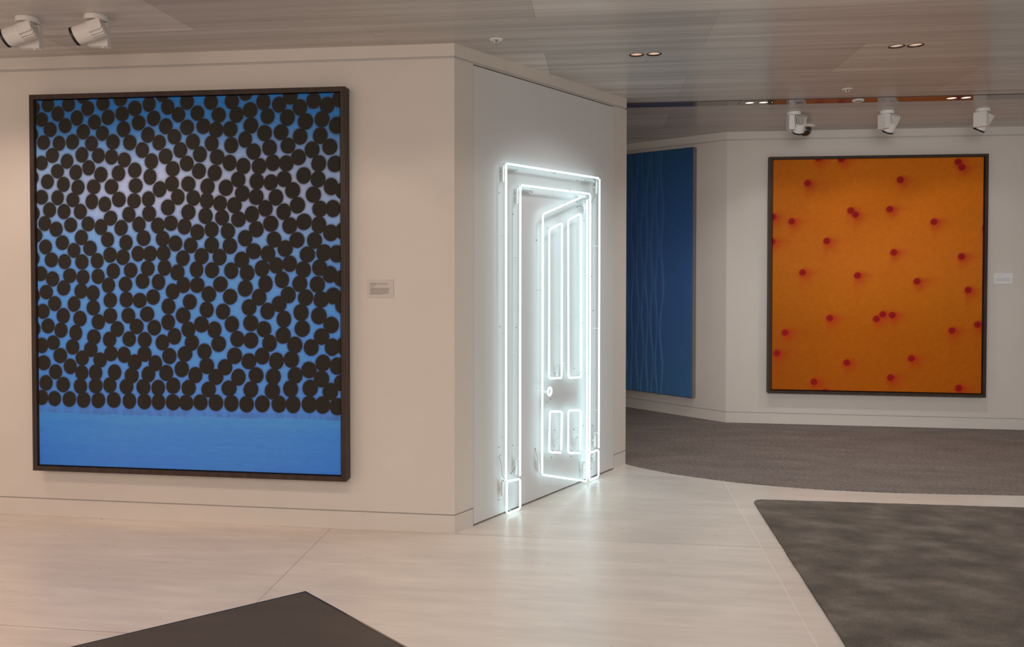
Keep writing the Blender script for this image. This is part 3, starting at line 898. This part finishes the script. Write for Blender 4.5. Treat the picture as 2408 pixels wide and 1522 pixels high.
gl, gr = 'ceiling spotlights over the blue dotted painting', 'ceiling spotlights before the orange painting'
T_L = radians(180 - 22)
spotlight(-1.736, -0.676, radians(8), T_L, 'white ceiling spotlight above the dotted blue painting, the right one of the row', gl, FL @ Vector((-1.3, 0, 0.62)), 13, WARM)
spotlight(-2.112, -0.685, radians(8), T_L, 'white ceiling spotlight above the upper left corner of the blue dotted painting', gl, FL @ Vector((-2.1, 0, 0.62)), 9, WARM)
spotlight(-2.489, -0.690, radians(8), T_L, 'white ceiling spotlight almost cut off by the left picture edge', gl, FL @ Vector((-2.9, 0, 0.62)), 9, WARM)
T_R = radians(58)
aim = FO @ Vector((1.37, 0, 1.25))
spotlight(2.466, 2.298, radians(84), T_R, 'white finned ceiling spotlight beside the black dome camera', gr, FO @ Vector((0.55, 0, 0.6)), 4.5, NEUT)
spotlight(3.226, 2.329, radians(104), T_R, 'white finned ceiling spotlight above the middle of the orange painting', gr, FO @ Vector((1.40, 0, 0.6)), 4.5, NEUT)
spotlight(3.975, 2.325, radians(127), T_R, 'white finned ceiling spotlight above the right edge of the orange painting', gr, FO @ Vector((2.35, 0, 0.6)), 4.5, NEUT)

# ---------------------------------------------------------------- recessed downlights
def downlight(x, y, r, lens, label, depth=0.055, energy=14, z=H, fill=0.6):
    t = thing('recessed_downlight', FL, (x, y, z), label, 'downlight', 'recessed downlights in the ceiling')
    w = 0.005 if fill < 0.8 else 0.0022
    finish('trim_ring', lathe(B(), [(r + 0.002, -0.0015), (r - w + 0.001, -0.0015), (r - w, 0.002), (r - w + 0.0005, 0.008), (r - 0.0002, 0.008), (r + 0.002, 0.0005)], 48, closed=True),
           M['black'], t, smooth=True)['label'] = 'thin black ring'
    if fill < 0.8:
        finish('reflector', lathe(B(), [(r - 0.005, 0.006), (r - 0.010, depth * 0.5), (r * 0.62, depth), (0, depth)], 48), M['reflector'], t, smooth=True)
    finish('lens', lathe(B(), [(0, depth - 0.004), (r * fill, depth - 0.004), (r * fill, depth - 0.001), (0, depth - 0.001)], 32), lens, t)
    lamp('down_beam', 'SPOT', FL, (x, y, z - 0.02), (x, y, 0), energy, NEUT, 0.04, 130, 1.0)


nm = ['left one of the recessed ceiling downlights nearest the angled neon wall', 'right one of the recessed ceiling downlights nearest the angled neon wall',
      'left one of the recessed downlights in the wood veneer at upper right', 'right one of the recessed downlights in the wood veneer at upper right']
for (x, y), w in zip(DL, nm):
    downlight(x, y, DLR, M['lens'], w)
nm = ['small lit downlight in the polished strip next to the cross joint', 'small lit downlight in the polished strip beside the tiny white light point',
      'left one of the lit downlights in the strip above the orange painting', 'right one of the lit downlights in the strip above the orange painting']
for (x, y), w in zip(DS, nm):
    downlight(x, y, DSR, M['lens_bright'], w, 0.0045, 18, H - 0.0045, 0.93)
tag(finish('indicator_light', lathe(B(), [(0, -0.003), (0.002, -0.002), (0.003, 0.001), (0, 0.001)], 16), M['led'], fr=FL, off=None),
    'tiny white light point in the polished ceiling strip', 'light').matrix_world = FL @ Matrix.Translation((2.188, 1.850, H - 0.0045))

# ---------------------------------------------------------------- sprinklers, detector, dome camera
def sprinkler(x, y, label, r=0.0375):
    t = thing('fire_sprinkler', FL, (x, y, H), label, 'sprinkler', 'ceiling sprinklers')
    finish('cover_plate', lathe(B(), [(0.014, 0.0), (0.014, -0.004), (r - 0.004, -0.004), (r, -0.001), (r, 0.0)], 40, closed=True), M['white'], t, smooth=True)
    bm = lathe(B(), [(0, 0.0), (0.013, 0.0), (0.011, -0.006), (0.007, -0.012), (0, -0.012)], 20)
    finish('nozzle', bm, M['chrome'], t, smooth=True)
    bm = B()
    for s in (-1, 1):
        tube(bm, fillet([(s * 0.010, 0, -0.004), (s * 0.012, 0, -0.016), (s * 0.004, 0, -0.026), (0, 0, -0.027)], 0.004), 0.0022, 8)
    finish('yoke', bm, M['white'], t, smooth=True)
    finish('deflector', lathe(B(), [(0, -0.0265), (0.010, -0.0265), (0.011, -0.0285), (0, -0.029)], 16), M['chrome'], t)


sprinkler(0.251, -0.045, 'white ceiling sprinkler near the corner where the two near walls meet')
sprinkler(2.630, 1.455, 'white ceiling sprinkler in front of the polished strip above the orange painting')

t = thing('smoke_detector', FL, (2.836, 1.850, H - 0.0045), 'flat white round detector in the polished ceiling strip', 'detector')
finish('rim', lathe(B(), [(0.026, 0.002), (0.026, -0.006), (0.040, -0.008), (0.0445, -0.002), (0.0445, 0.002)], 40, closed=True), M['white'], t, smooth=True)
finish('grille', lathe(B(), [(0, -0.004), (0.027, -0.004), (0.027, 0.0), (0, 0.0)], 32), M['grey'], t)

t = thing('dome_camera', FL, (2.735, 2.965, H), 'black dome security camera with a white flange near the far wall', 'camera')
finish('flange', lathe(B(), [(0, 0), (0.088, 0), (0.090, -0.004), (0.084, -0.016), (0.062, -0.020), (0, -0.020)], 48), M['white'], t, smooth=True)
finish('dome', lathe(B(), [(0.054, -0.018), (0.054, -0.045)] + [(0.054 * cos(a), -0.045 - 0.052 * sin(a)) for a in [pi / 2 * k / 10 for k in range(1, 10)]] + [(0, -0.097)], 40), M['dome'], t, smooth=True)
